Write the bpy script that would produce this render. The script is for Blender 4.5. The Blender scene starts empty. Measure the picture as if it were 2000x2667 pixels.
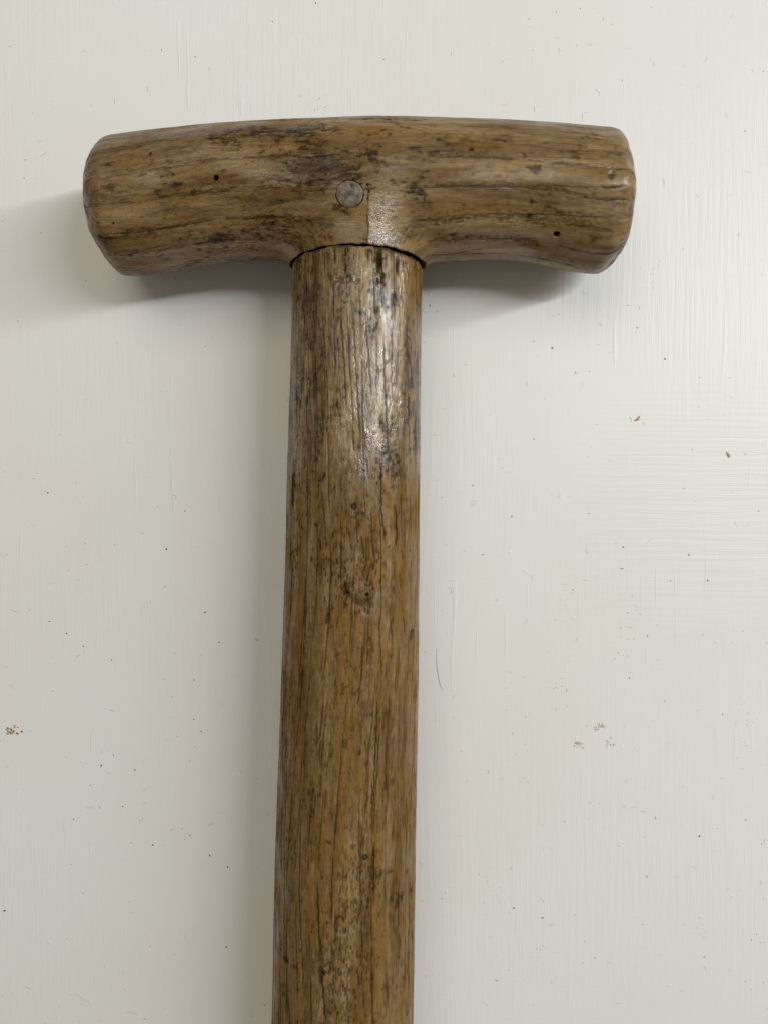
import bpy, math, random
import numpy as np
from mathutils import Matrix, Vector

# ------------------------------------------------------------------ camera, world, lamps
MM = 0.001
CAM_H = 232.0            # camera height over the board, mm
FPX = 2010.0             # focal length in photo pixels
CXP, CYP = 1000.0, 1333.5
scene = bpy.context.scene
col = scene.collection

cam_d = bpy.data.cameras.new('camera')
cam_d.sensor_fit = 'VERTICAL'
cam_d.sensor_height = 36.0
cam_d.sensor_width = 36.0
cam_d.lens = FPX / 2667.0 * 36.0
cam_d.clip_start = 0.01
cam_d.clip_end = 20.0
cam = bpy.data.objects.new('camera', cam_d)
col.objects.link(cam)
cam.location = (0, 0, CAM_H * MM)
scene.camera = cam

world = bpy.data.worlds.new('World')
scene.world = world
world.use_nodes = True
bg = world.node_tree.nodes['Background']
bg.inputs['Color'].default_value = (1.0, 0.945, 0.80, 1)
bg.inputs['Strength'].default_value = 0.215

def area_lamp(name, a, b, width, target, power, color):
    """rectangular lamp whose long side runs from a to b, facing target (metres)"""
    a, b, t = Vector(a), Vector(b), Vector(target)
    c = (a + b) / 2
    X = (b - a).normalized()
    Z = (c - t)
    Z = (Z - X * Z.dot(X)).normalized()
    Y = Z.cross(X)
    L = bpy.data.lights.new(name, 'AREA')
    L.shape = 'RECTANGLE'
    L.size = (b - a).length
    L.size_y = width
    L.energy = power
    L.color = color
    o = bpy.data.objects.new(name, L)
    col.objects.link(o)
    o.matrix_world = Matrix(((X.x, Y.x, Z.x, c.x), (X.y, Y.y, Z.y, c.y), (X.z, Y.z, Z.z, c.z), (0, 0, 0, 1)))
    return o

# long cool light off to the right (window side), added softer warm fill towards the top
area_lamp('window_light', (0.42, 0.195, 1.06), (1.32, 0.44, 0.40), 0.06, (0, 0.05, 0), 11.2, (0.91, 0.965, 1.0))
area_lamp('warm_fill_light', (-0.75, 0.55, 1.2), (0.15, 0.55, 1.2), 0.7, (0, 0.05, 0), 4.6, (1.0, 0.925, 0.79))

scene.view_settings.view_transform = 'Standard'
scene.view_settings.look = 'None'
scene.view_settings.exposure = 0.0
scene.view_settings.gamma = 1.0
scene.view_settings.use_curve_mapping = False
scene.render.film_transparent = False
scene.cycles.use_denoising = True

# ------------------------------------------------------------------ helpers
rng = np.random.default_rng(11)
random.seed(5)

def at(px, py, z):
    """photo pixel on the plane of height z -> world mm"""
    return ((px - CXP) * (CAM_H - z) / FPX, (CYP - py) * (CAM_H - z) / FPX)

def tag(o, label=None, cat=None, group=None, kind=None):
    if label: o['label'] = label
    if cat: o['category'] = cat
    if group: o['group'] = group
    if kind: o['kind'] = kind
    return o

def mesh_obj(name, verts, faces, mat, parent=None, smooth=True, attrs=None):
    me = bpy.data.meshes.new(name)
    verts = np.asarray(verts, dtype=np.float32)
    if isinstance(faces, np.ndarray):
        n, k = faces.shape
        me.vertices.add(len(verts))
        me.vertices.foreach_set('co', (verts * MM).ravel())
        me.loops.add(n * k)
        me.loops.foreach_set('vertex_index', faces.astype(np.int32).ravel())
        me.polygons.add(n)
        me.polygons.foreach_set('loop_start', np.arange(0, n * k, k, dtype=np.int32))
        me.polygons.foreach_set('loop_total', np.full(n, k, dtype=np.int32))
        me.update(calc_edges=True)
        me.validate()
    else:
        me.from_pydata([tuple(v * MM) for v in verts], [], faces)
        me.update()
    if smooth:
        me.polygons.foreach_set('use_smooth', np.ones(len(me.polygons), dtype=bool))
    if attrs:
        for k_, v in attrs.items():
            a = me.attributes.new(k_, 'FLOAT', 'POINT')
            a.data.foreach_set('value', np.asarray(v, dtype=np.float32).ravel())
    me.materials.append(mat)
    o = bpy.data.objects.new(name, me)
    col.objects.link(o)
    if parent: o.parent = parent
    return o

def gnoise(h, w, sy, sx, seed):
    """gaussian-filtered noise (periodic), zero mean, unit std; sigma in pixels"""
    r = np.random.default_rng(seed)
    a = r.standard_normal((h, w))
    fy = np.fft.fftfreq(h)[:, None]
    fx = np.fft.rfftfreq(w)[None, :]
    F = np.fft.rfft2(a) * np.exp(-2 * (math.pi ** 2) * ((fy * sy) ** 2 + (fx * sx) ** 2))
    a = np.fft.irfft2(F, s=(h, w))
    a -= a.mean()
    return a / (a.std() + 1e-9)

def smooth(e0, e1, x):
    t = np.clip((x - e0) / (e1 - e0), 0, 1)
    return t * t * (3 - 2 * t)

class Raster:
    """maps over (s along, t across) in mm, sampled onto vertices"""
    def __init__(self, s0, s1, t0, t1, res):
        self.s0, self.t0, self.res = s0, t0, res
        self.w = int((s1 - s0) / res) + 1
        self.h = int((t1 - t0) / res) + 1
        self.S = s0 + np.arange(self.w)[None, :] * res
        self.T = t0 + np.arange(self.h)[:, None] * res
    def zeros(self):
        return np.zeros((self.h, self.w))
    def noise(self, st, ss, seed):
        return gnoise(self.h, self.w, st / self.res, ss / self.res, seed)
    def sample(self, m, s, t):
        u = np.clip((s - self.s0) / self.res, 0, self.w - 1.001)
        v = np.clip((t - self.t0) / self.res, 0, self.h - 1.001)
        i, j = u.astype(int), v.astype(int)
        a, b = u - i, v - j
        return (m[j, i] * (1 - a) * (1 - b) + m[j, i + 1] * a * (1 - b) + m[j + 1, i] * (1 - a) * b + m[j + 1, i + 1] * a * b)
    def strokes(self, m, items):
        """items: (s array, t array, half width mm, strength) tapered at both ends"""
        S, T, W, V = [], [], [], []
        for (s, t, w, v) in items:
            n = len(s)
            tp = np.clip(np.minimum(np.arange(n), np.arange(n)[::-1]) / max(1.0, 0.25 * n) + 0.35, 0, 1)
            S.append(s); T.append(t); W.append(1.35 * w * tp); V.append(np.full(n, v) * tp)
        S, T, W, V = map(np.concatenate, (S, T, W, V))
        u = (S - self.s0) / self.res
        v = (T - self.t0) / self.res
        iu, iv = np.round(u).astype(int), np.round(v).astype(int)
        k = int(math.ceil(W.max() * 1.8 / self.res))
        for dy in range(-k, k + 1):
            for dx in range(-k, k + 1):
                x, y = iu + dx, iv + dy
                ok = (x >= 0) & (x < self.w) & (y >= 0) & (y < self.h)
                d2 = ((x - u) ** 2 + (y - v) ** 2) * self.res ** 2
                val = V * np.exp(-d2 / (W ** 2 + 1e-9))
                np.maximum.at(m, (y[ok], x[ok]), val[ok])
    def blob(self, m, s, t, rs, rt, v, seed=0, rough=0.5, op='max'):
        d = np.sqrt(((self.S - s) / rs) ** 2 + ((self.T - t) / rt) ** 2)
        if rough:
            d = d + rough * 0.45 * self._rn(seed)
        g = v * (1 - smooth(0.55, 1.15, d))
        np.maximum(m, g, out=m)
    def _rn(self, seed):
        if not hasattr(self, '_cache'):
            self._cache = 0.7 * self.noise(0.6, 0.8, 901) + 0.6 * self.noise(0.22, 0.28, 902)
        return np.roll(self._cache, (seed * 37, seed * 91), (0, 1))

def line_pts(s, t, ds=0.12):
    s, t = np.asarray(s, float), np.asarray(t, float)
    L = np.concatenate([[0], np.cumsum(np.hypot(np.diff(s), np.diff(t)))])
    n = max(3, int(L[-1] / ds))
    q = np.linspace(0, L[-1], n)
    return np.interp(q, L, s), np.interp(q, L, t)

# ------------------------------------------------------------------ node helpers
class NT:
    def __init__(self, name):
        self.m = bpy.data.materials.new(name)
        self.m.use_nodes = True
        self.t = self.m.node_tree
        self.bsdf = self.t.nodes['Principled BSDF']
    def n(self, kind, **kw):
        nd = self.t.nodes.new(kind)
        for k, v in kw.items():
            setattr(nd, k, v)
        return nd
    def link(self, a, b):
        self.t.links.new(a, b)
    def val(self, sock, v):
        if hasattr(v, 'is_output') or isinstance(v, bpy.types.NodeSocket):
            self.link(v, sock)
        else:
            sock.default_value = v
    def attr(self, name):
        return self.n('ShaderNodeAttribute', attribute_name=name).outputs['Fac']
    def math(self, op, a, b=0.0, clamp=False):
        nd = self.n('ShaderNodeMath', operation=op, use_clamp=clamp)
        self.val(nd.inputs[0], a); self.val(nd.inputs[1], b)
        return nd.outputs[0]
    def mix(self, f, a, b, blend='MIX'):
        nd = self.n('ShaderNodeMix', data_type='RGBA', blend_type=blend, clamp_factor=True)
        self.val(nd.inputs[0], f)
        for s, v in ((nd.inputs[6], a), (nd.inputs[7], b)):
            if isinstance(v, tuple): s.default_value = (*v, 1) if len(v) == 3 else v
            else: self.link(v, s)
        return nd.outputs[2]
    def noise(self, vec, scale, detail=3.0, rough=0.55, dist=0.0):
        nd = self.n('ShaderNodeTexNoise')
        self.link(vec, nd.inputs['Vector'])
        nd.inputs['Scale'].default_value = scale
        nd.inputs['Detail'].default_value = detail
        nd.inputs['Roughness'].default_value = rough
        nd.inputs['Distortion'].default_value = dist
        return nd.outputs['Fac']
    def mapping(self, vec, scale=(1, 1, 1), rot=(0, 0, 0), loc=(0, 0, 0)):
        nd = self.n('ShaderNodeMapping')
        self.link(vec, nd.inputs['Vector'])
        nd.inputs['Scale'].default_value = scale
        nd.inputs['Rotation'].default_value = rot
        nd.inputs['Location'].default_value = loc
        return nd.outputs['Vector']
    def rng(self, v, a, b, c=0.0, d=1.0, kind='SMOOTHSTEP'):
        nd = self.n('ShaderNodeMapRange', interpolation_type=kind)
        self.val(nd.inputs['Value'], v)
        for k, x in zip(('From Min', 'From Max', 'To Min', 'To Max'), (a, b, c, d)):
            nd.inputs[k].default_value = x
        return nd.outputs['Result']
    def obj(self):
        return self.n('ShaderNodeTexCoord').outputs['Object']
    def bump(self, h, strength, dist, normal=None):
        nd = self.n('ShaderNodeBump')
        self.link(h, nd.inputs['Height'])
        nd.inputs['Strength'].default_value = strength
        nd.inputs['Distance'].default_value = dist
        if normal: self.link(normal, nd.inputs['Normal'])
        return nd.outputs['Normal']

def wood_material(name, grain_axis):
    k = NT(name)
    P = k.obj()
    st = [1, 1, 1]; st[grain_axis] = 0.09
    G = k.mapping(P, scale=tuple(st))
    grime, pore, tone, warm, gloss = (k.attr(a) for a in ('grime', 'pore', 'tone', 'warm', 'gloss'))
    fib = k.noise(G, 2600.0, 4.0, 0.65)                       # fibre streaks
    fine = k.noise(P, 3200.0, 3.0, 0.7)                       # grit
    med = k.noise(P, 420.0, 5.0, 0.62, 0.5)
    c = k.mix(tone, (0.098, 0.049, 0.014), (0.430, 0.292, 0.142))
    c = k.mix(warm, c, (0.225, 0.121, 0.026))
    c = k.mix(k.rng(fib, 0.36, 0.66, 0.0, 0.42), c, k.mix(1.0, c, (0.50, 0.44, 0.38), 'MULTIPLY'))
    c = k.mix(k.rng(med, 0.50, 0.72, 0.0, 0.50), c, k.mix(1.0, c, (0.55, 0.48, 0.42), 'MULTIPLY'))
    c = k.mix(k.rng(fine, 0.52, 0.75, 0.0, 0.45), c, k.mix(1.0, c, (0.45, 0.40, 0.36), 'MULTIPLY'))
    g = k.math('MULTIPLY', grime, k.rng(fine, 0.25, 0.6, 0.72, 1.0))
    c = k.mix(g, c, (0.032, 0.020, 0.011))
    c = k.mix(pore, c, (0.016, 0.010, 0.006))
    k.link(c, k.bsdf.inputs['Base Color'])
    r = k.math('ADD', 0.54, k.math('MULTIPLY', gloss, -0.39))
    r = k.math('ADD', r, k.math('MULTIPLY', k.math('SUBTRACT', med, 0.5), 0.35))
    r = k.math('ADD', r, k.math('MULTIPLY', pore, 0.3), True)
    k.link(r, k.bsdf.inputs['Roughness'])
    sp = k.math('SUBTRACT', k.math('ADD', 0.10, k.math('MULTIPLY', gloss, 0.66)), k.math('MULTIPLY', grime, 0.32))
    sp = k.math('SUBTRACT', sp, k.math('MULTIPLY', pore, 0.4), True)
    k.link(sp, k.bsdf.inputs['Specular IOR Level'])
    h = k.math('ADD', k.math('MULTIPLY', fib, 0.9), k.math('MULTIPLY', fine, 0.30))
    h = k.math('ADD', h, k.math('MULTIPLY', med, 0.8))
    k.link(k.bump(h, 0.5, 0.00022), k.bsdf.inputs['Normal'])
    return k.m

def plain_material(name, color, rough=0.6, metal=0.0, var=0.35, scale=1500.0):
    k = NT(name)
    P = k.obj()
    n = k.noise(P, scale, 4.0, 0.6)
    dk = tuple(x * (1 - var) for x in color)
    lt = tuple(min(1, x * (1 + var)) for x in color)
    k.link(k.mix(k.rng(n, 0.3, 0.7), dk, lt), k.bsdf.inputs['Base Color'])
    k.bsdf.inputs['Roughness'].default_value = rough
    k.bsdf.inputs['Metallic'].default_value = metal
    k.link(k.bump(n, 0.4, 0.0002), k.bsdf.inputs['Normal'])
    return k.m

def paint_material():
    k = NT('white_gloss_paint')
    P = k.obj()
    # vertical brush drag, crossed by horizontal drag on part of the right side
    big = k.noise(k.mapping(P, loc=(3.1, 1.7, 0)), 11.0, 2.0, 0.5)
    patch = k.noise(k.mapping(P, loc=(0.3, 5.2, 0)), 16.0, 3.0, 0.5)
    wob = k.noise(P, 14.0, 2.0)
    cmb = k.n('ShaderNodeSeparateXYZ'); k.link(P, cmb.inputs[0])
    X, Y = cmb.outputs['X'], cmb.outputs['Y']
    xw = k.math('ADD', X, k.math('MULTIPLY', wob, 0.0025))
    v1 = k.n('ShaderNodeCombineXYZ'); k.link(xw, v1.inputs[0]); k.link(k.math('MULTIPLY', Y, 0.05), v1.inputs[1])
    drag = k.noise(v1.outputs[0], 800.0, 4.0, 0.62)
    yw = k.math('ADD', Y, k.math('MULTIPLY', wob, 0.003))
    v2 = k.n('ShaderNodeCombineXYZ'); k.link(k.math('MULTIPLY', X, 0.035), v2.inputs[0]); k.link(yw, v2.inputs[1])
    cross = k.noise(v2.outputs[0], 700.0, 3.0, 0.6)
    crossmask = k.math('MULTIPLY', k.rng(X, 0.045, 0.085), k.math('MULTIPLY', k.rng(Y, -0.055, -0.005), k.rng(Y, 0.045, 0.02)))
    dragmask = k.math('MULTIPLY', k.rng(patch, 0.36, 0.64, 0.06, 1.0), k.rng(big, 0.30, 0.60, 0.35, 1.0))
    fine = k.noise(P, 1500.0, 3.0, 0.6)
    vor = k.n('ShaderNodeTexVoronoi'); k.link(k.mapping(P, loc=(0.7, 0.2, 0)), vor.inputs['Vector']); vor.inputs['Scale'].default_value = 210.0
    nib = k.rng(vor.outputs['Distance'], 0.13, 0.02)
    vc = k.n('ShaderNodeSeparateColor'); k.link(vor.outputs['Color'], vc.inputs[0])
    nib = k.math('MULTIPLY', nib, k.rng(vc.outputs[0], 0.83, 0.9))
    h = k.math('MULTIPLY', drag, k.math('MULTIPLY', dragmask, 1.0))
    h = k.math('ADD', h, k.math('MULTIPLY', cross, k.math('MULTIPLY', crossmask, 0.75)))
    v3 = k.n('ShaderNodeCombineXYZ'); k.link(xw, v3.inputs[0]); k.link(k.math('MULTIPLY', Y, 0.045), v3.inputs[1]); v3.inputs[2].default_value = 0.37
    ridge = k.rng(k.noise(v3.outputs[0], 430.0, 3.0, 0.55), 0.60, 0.72)
    rmask = k.rng(k.noise(k.mapping(P, loc=(2.2, 0.4, 0.0)), 26.0, 3.0, 0.55), 0.48, 0.66)
    h = k.math('ADD', h, k.math('MULTIPLY', ridge, k.math('MULTIPLY', rmask, 0.55)))
    h = k.math('ADD', h, k.math('MULTIPLY', fine, 0.10))
    h = k.math('ADD', h, k.math('MULTIPLY', nib, 0.55))
    h = k.math('ADD', h, k.math('MULTIPLY', big, 2.2))
    k.link(k.bump(h, 0.5, 0.00036), k.bsdf.inputs['Normal'])
    c = k.mix(k.rng(big, 0.35, 0.65), (0.778, 0.756, 0.722), (0.795, 0.780, 0.760))
    # faint scuffs and handling dirt
    d1 = k.noise(P, 260.0, 5.0, 0.7)
    d2 = k.noise(k.mapping(P, loc=(1.3, 0.1, 0)), 60.0, 4.0, 0.6)
    dirt = k.math('MULTIPLY', k.rng(d1, 0.60, 0.80), k.rng(d2, 0.48, 0.70))
    c = k.mix(k.math('MULTIPLY', dirt, 0.30), c, (0.42, 0.38, 0.31))
    c = k.mix(k.math('MULTIPLY', k.rng(drag, 0.60, 0.85), 0.12), c, (0.55, 0.53, 0.48))
    k.link(c, k.bsdf.inputs['Base Color'])
    k.bsdf.inputs['Roughness'].default_value = 0.42
    k.bsdf.inputs['Specular IOR Level'].default_value = 0.4
    return k.m

# ------------------------------------------------------------------ the painted board
M_PAINT = paint_material()
def board():
    hx, hy, th, bev = 260.0, 330.0, 18.0, 1.5
    v, f = [], []
    rings = [(0, 0.0), (-bev, -0.0), (0, -bev)]
    loops = [(hx - bev, hy - bev, 0.0), (hx, hy, -bev), (hx, hy, -th + bev), (hx - bev, hy - bev, -th)]
    for (x, y, z) in loops:
        v += [(-x, -y, z), (x, -y, z), (x, y, z), (-x, y, z)]
    f.append((0, 1, 2, 3))
    for k in range(3):
        for i in range(4):
            a, b = k * 4 + i, k * 4 + (i + 1) % 4
            f.append((a, a + 4, b + 4, b))
    f.append((15, 14, 13, 12))
    o = mesh_obj('painted_board', np.array(v), f, M_PAINT, smooth=False)
    tag(o, 'white brush-painted board under the wooden handle', 'board', kind='structure')
    return o
board()

# ------------------------------------------------------------------ the wooden handle
handle = bpy.data.objects.new('tool_handle', None)
handle.empty_display_size = 0.02
col.objects.link(handle)
tag(handle, 'worn brown wooden T-shaped tool handle lying on white painted board', 'tool handle')
M_BAR = wood_material('worn_oiled_wood_crossbar', 0)
M_SHAFT = wood_material('worn_oiled_wood_shaft', 1)

ZC = 19.6                # axis height of both pieces over the board
DZ = CAM_H - ZC
XN, LIP = -7.25, 67.85     # neck centre x and the plane where the crossbar's neck ends
RN = 17.2

# crossbar silhouette in the photo: x, top y, bottom y (without the neck)
BAR = np.array([
 (226, 362, 716), (300, 357, 717), (339, 352, 718.5), (363, 348, 718), (421, 340, 711), (489, 332, 699.5), (566, 323, 688), (614, 319, 683.5),
 (662, 315, 682), (807, 307, 684), (900, 302.5, 687), (996, 300, 687), (1141, 303, 684), (1213, 306, 680), (1262, 308, 677.5), (1310, 311, 678),
 (1358, 314, 683), (1406, 317.5, 691), (1454, 321, 702), (1503, 325.5, 712), (1536, 329, 716), (1575, 332, 717), (1651, 336, 717)], float)
a1 = np.arctan((CYP - BAR[:, 1]) / FPX)
a2 = np.arctan((CYP - BAR[:, 2]) / FPX)
alpha, beta = (a1 + a2) / 2, (a1 - a2) / 2
bx = (BAR[:, 0] - CXP) * DZ / FPX
byc = DZ * np.tan(alpha)
bR = DZ / np.cos(alpha) * np.sin(beta)
XL, XR = bx[0] + 1.9, bx[-1] - 2.9
def smooth_table(x, xs, ys):
    """interpolate, then smooth a little so that no kinks show"""
    g = np.linspace(XL - 6, XR + 6, 900)
    y = np.interp(g, xs, ys)
    ker = np.exp(-0.5 * (np.arange(-40, 41) / 13.0) ** 2); ker /= ker.sum()
    y = np.convolve(np.pad(y, 40, mode='edge'), ker, mode='valid')
    return np.interp(x, g, y)
def end_factor(x):
    sup = lambda d, D, p, q: (1 - np.clip(1 - d / D, 0, 1) ** p) ** (1 / q)
    l = sup(np.maximum(x - XL, 0), 9.5, 3.0, 2.1)
    r = sup(np.maximum(XR - x, 0), 6.8, 3.0, 3.2)
    return np.minimum(l, r)
# stations of equal arc length along the profile
g = np.concatenate([XL + (np.linspace(0, 1, 6000) ** 3) * 8, np.linspace(XL + 8, XR - 8, 9000)[1:-1], XR - (np.linspace(1, 0, 6000) ** 3) * 8])
pr = smooth_table(g, bx, bR) * end_factor(g)
L = np.concatenate([[0], np.cumsum(np.hypot(np.diff(g), np.diff(pr)))])
NX = int(L[-1] / 0.185)
xs = np.interp(np.linspace(0.04, L[-1] - 0.04, NX), L, g)
th_front = np.linspace(math.radians(-128), math.radians(100), 385)
th_back = np.linspace(math.radians(100), math.radians(232), 70)[1:-1]
th = np.concatenate([th_front, th_back])
NTH = len(th)
Xg, Tg = np.meshgrid(xs, th, indexing='ij')
yc = smooth_table(xs, bx, byc)[:, None] + 0 * Tg
ef = end_factor(xs)[:, None]
# soften the facets of the end profile
Rb = smooth_table(xs, bx, bR)[:, None] * ef
dirY, dirZ = np.sin(Tg), np.cos(Tg)

def bar_f(r):
    y = yc + r * dirY
    z = r * dirZ
    fb = r - Rb
    cyl = np.sqrt((Xg - XN) ** 2 + z ** 2) - RN
    fn = np.maximum(cyl, y - yc + 1.0)
    kk = 6.5
    h = np.clip(0.5 + 0.5 * (fn - fb) / kk, 0, 1)
    return fn * (1 - h) + fb * h - kk * h * (1 - h)
lo, hi = np.zeros_like(Xg), np.full_like(Xg, 60.0)
far = np.abs(Xg - XN) > 33
for _ in range(34):
    mid = (lo + hi) / 2
    inside = bar_f(mid) < 0
    lo = np.where(inside, mid, lo); hi = np.where(inside, hi, mid)
r0 = np.where(far, Rb, lo)
# blend the smooth-union's small bulge out away from the neck
w = smooth(22, 33, np.abs(Xg - XN))
r0 = r0 * (1 - w) + Rb * w
lip = np.where((np.abs(Xg - XN) < 20.5) & (dirY < -1e-3), (yc - LIP - 0.10 * np.sin(Xg * 1.1) - 0.05 * np.sin(Xg * 2.3 + 1)) / np.maximum(-dirY, 1e-3), 1e9)
under_lip = r0 > lip
r0 = np.minimum(r0, lip)
# spokeshave flats along the bar and knife-cut facets round its ends
NF = 9
fac = np.abs(np.cos(NF / 2 * (Tg - 0.16 + 0.05 * np.sin(Xg * 0.07)))) ** 1.5
famt = 0.34 * smooth(10, 40, np.abs(Xg - XN)) + 0.08
r0 = r0 + np.where(under_lip, 0, famt * (0.45 - fac))
def cut(n, p, k=0.9):
    global r0
    n = np.array(n, float); n /= np.linalg.norm(n)
    num = n[0] * (p[0] - Xg) + n[1] * (p[1] - yc) + n[2] * p[2]
    den = n[1] * dirY + n[2] * dirZ
    lim = np.where(den > 1e-3, num / np.maximum(den, 1e-3), 1e6)
    lim = np.clip(lim, 0.05, 1e6)
    h = np.clip(0.5 + 0.5 * (lim - r0) / k, 0, 1)
    r0 = np.where(np.abs(lim - r0) < k, lim * (1 - h) + r0 * h - k * h * (1 - h), np.minimum(lim, r0))
    r0 = np.maximum(r0, 0.02)
cut((0.60, -0.78, 0.10), (61.5, 68.0, 0), 1.6)
cut((0.62, -0.42, 0.66), (63.2, 74.6, 12.6), 2.2)
cut((0.80, 0.25, 0.55), (63.4, 91.0, 14.6), 2.4)
cut((0.90, 0.45, 0.10), (65.2, 100.6, 0), 2.0)
cut((-0.78, -0.62, 0.12), (-76.2, 69.6, 0), 2.6)
cut((-0.74, -0.20, 0.62), (-76.0, 77.0, 14.4), 2.6)
cut((-0.80, 0.58, 0.15), (-76.8, 100.4, 0), 2.6)
back_t = np.where(Tg > math.radians(128), Tg - 2 * math.pi, Tg)

def proj(x, y, z):
    return CXP + FPX * x / (CAM_H - z), CYP - FPX * y / (CAM_H - z)
barPX, barPY = proj(Xg, yc + r0 * dirY, ZC + r0 * dirZ)
vis = (Tg > math.radians(-112)) & (Tg < math.radians(72)) & ~under_lip
_bi = np.where(vis)
_bp = np.stack([barPX[_bi], barPY[_bi]], 1)
ARC = 18.2
def on_bar(px, py):
    """(s, t) surface position of the crossbar under a place seen in the photo"""
    i = np.argmin((_bp[:, 0] - px) ** 2 + (_bp[:, 1] - py) ** 2)
    return Xg[_bi][i], Tg[_bi][i] * ARC

RB = Raster(-90, 76, -128 * math.pi / 180 * ARC - 1, 232 * math.pi / 180 * ARC + 1, 0.15)
bs, bt = Xg, Tg * ARC

def build_bar_maps():
    S, T = RB.S, RB.T
    pore = RB.zeros()
    # growth-ring lines run along the bar; each is a band of short dark dashes
    lines = []
    ringsR = [(1300, 344), (1300, 409), (1300, 487), (1300, 566), (1300, 622), (1300, 660), (1300, 372)]
    ringsL = [(520, 372), (500, 430), (450, 510), (450, 592), (450, 648), (450, 690), (500, 545)]
    strong = [0.4, 0.8, 1.0, 1.0, 1.0, 0.7, 0.4]
    wob = RB.noise(0.01, 9.0, 31)
    stL = [on_bar(*p)[1] for p in ringsL]
    stR = [on_bar(*p)[1] for p in ringsR]
    items = []
    def dashes(tfun, s0, s1, n, spread, lmin, lmax, wmin, wmax, vmin, vmax, slope=0.0):
        for _ in range(n):
            s = rng.uniform(s0, s1); ln = rng.uniform(lmin, lmax) * rng.uniform(0.5, 1)
            off = rng.normal(0, spread)
            ss = np.arange(s, s + ln, 0.12)
            if len(ss) < 3: continue
            tt = tfun(ss) + off + slope * (ss - s) + 0.05 * np.sin(ss * rng.uniform(0.5, 2.0) + rng.uniform(0, 6))
            items.append((ss, tt, rng.uniform(wmin, wmax), rng.uniform(vmin, vmax)))
    for k, (tr, st_) in enumerate(zip(stR, strong)):
        ph = rng.uniform(0, 6)
        f = lambda s, tr=tr, ph=ph: tr + 0.25 * np.sin(s * 0.11 + ph) + 0.12 * np.sin(s * 0.37 + 2 * ph)
        dashes(f, 4, 68, int(42 * st_), 0.22, 2.0, 8.0, 0.07, 0.15, 0.4, 0.9 * st_ + 0.05)
        dashes(f, 4, 68, int(60 * st_), 0.8, 0.5, 2.2, 0.07, 0.13, 0.35, 0.8)
    for k, (tl, st_) in enumerate(zip(stL, strong)):
        ph = rng.uniform(0, 6)
        f = lambda s, tl=tl, ph=ph: tl + 0.02 * (s + 58) + 0.3 * np.sin(s * 0.10 + ph) + 0.1 * np.sin(s * 0.4 + 2 * ph)
        dashes(f, -82, -14, int(44 * st_), 0.24, 2.0, 9.0, 0.07, 0.15, 0.4, 0.9 * st_ + 0.05)
        dashes(f, -82, -14, int(70 * st_), 0.9, 0.5, 2.4, 0.06, 0.12, 0.35, 0.8)
    # middle, where the fibres are cut across by the neck: short flecks
    for (px, py, sp, n) in ((1000, 655, 1.3, 130), (800, 625, 1.6, 150), (1130, 575, 1.2, 110), (1350, 570, 1.2, 120), (1480, 570, 0.9, 90), (1200, 622, 0.8, 90), (1330, 626, 0.8, 120), (700, 575, 1.4, 80), (600, 640, 1.4, 90), (1050, 480, 1.5, 40)):
        s_, t_ = on_bar(px, py)
        dashes(lambda s, t_=t_: t_ + 0 * s, s_ - 7, s_ + 7, n, sp, 0.4, 1.6, 0.07, 0.14, 0.4, 0.95, 0.05)
    # loose thin pores everywhere
    dashes(lambda s: 0 * s, -83, 72, 550, 24.0, 0.6, 4.5, 0.05, 0.09, 0.2, 0.6)
    # long faint lines of the upper right
    for py in (335, 345, 356, 366, 382, 398):
        s_, t_ = on_bar(1350, py)
        dashes(lambda s, t_=t_: t_ + 0.2 * np.sin(s * 0.08), 6, 66, 16, 0.25, 4, 14, 0.05, 0.09, 0.3, 0.7)
    # single cracks and scratches traced from the photo: list of (points, width, strength)
    marks = [([(262, 611), (300, 609), (380, 603), (460, 592), (520, 580)], 0.14, 1.0), ([(300, 598), (380, 596), (450, 590)], 0.10, 0.8),
             ([(300, 655), (370, 653), (430, 640)], 0.10, 0.8), ([(500, 502), (560, 500), (610, 496)], 0.14, 0.9), ([(540, 507), (590, 505)], 0.09, 0.8),
             ([(380, 523), (470, 508)], 0.08, 0.6), ([(1120, 487), (1220, 486), (1330, 487), (1450, 484), (1590, 489)], 0.11, 0.8),
             ([(1100, 408), (1300, 408), (1500, 411), (1608, 412)], 0.09, 0.8), ([(1120, 565), (1220, 560), (1330, 560), (1480, 562), (1615, 562)], 0.11, 0.9),
             ([(1105, 672), (1160, 663), (1230, 655)], 0.12, 0.9), ([(1240, 626), (1320, 622), (1420, 626)], 0.12, 0.9), ([(1400, 570), (1440, 590), (1475, 608)], 0.05, 0.5),
             ([(1170, 625), (1200, 590), (1220, 575)], 0.10, 0.5), ([(1190, 640), (1225, 600)], 0.10, 0.5), ([(1560, 487), (1600, 487), (1625, 482)], 0.25, 0.9),
             ([(957, 480), (958, 505), (957, 530)], 0.12, 1.0), ([(928, 490), (945, 495), (958, 492), (985, 490)], 0.14, 0.9),
             ([(880, 492), (840, 497), (760, 500)], 0.08, 0.6), ([(1218, 392), (1231, 387), (1232, 394)], 0.2, 0.9)]
    for pts, w_, v_ in marks:
        q = [on_bar(*p) for p in pts]
        s_, t_ = line_pts([a for a, b in q], [b for a, b in q])
        t_ = t_ + 0.10 * np.sin(s_ * 2.1) + 0.06 * np.sin(s_ * 5.3)
        items.append((s_, t_, w_, v_))
    RB.strokes(pore, items)
    # grime: fractal blotches, heavier left of the peg and along the top middle, partly as painted shading
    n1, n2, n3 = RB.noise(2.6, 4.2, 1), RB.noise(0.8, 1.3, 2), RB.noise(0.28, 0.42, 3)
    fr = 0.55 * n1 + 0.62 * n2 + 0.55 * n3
    bias = RB.zeros()
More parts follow.
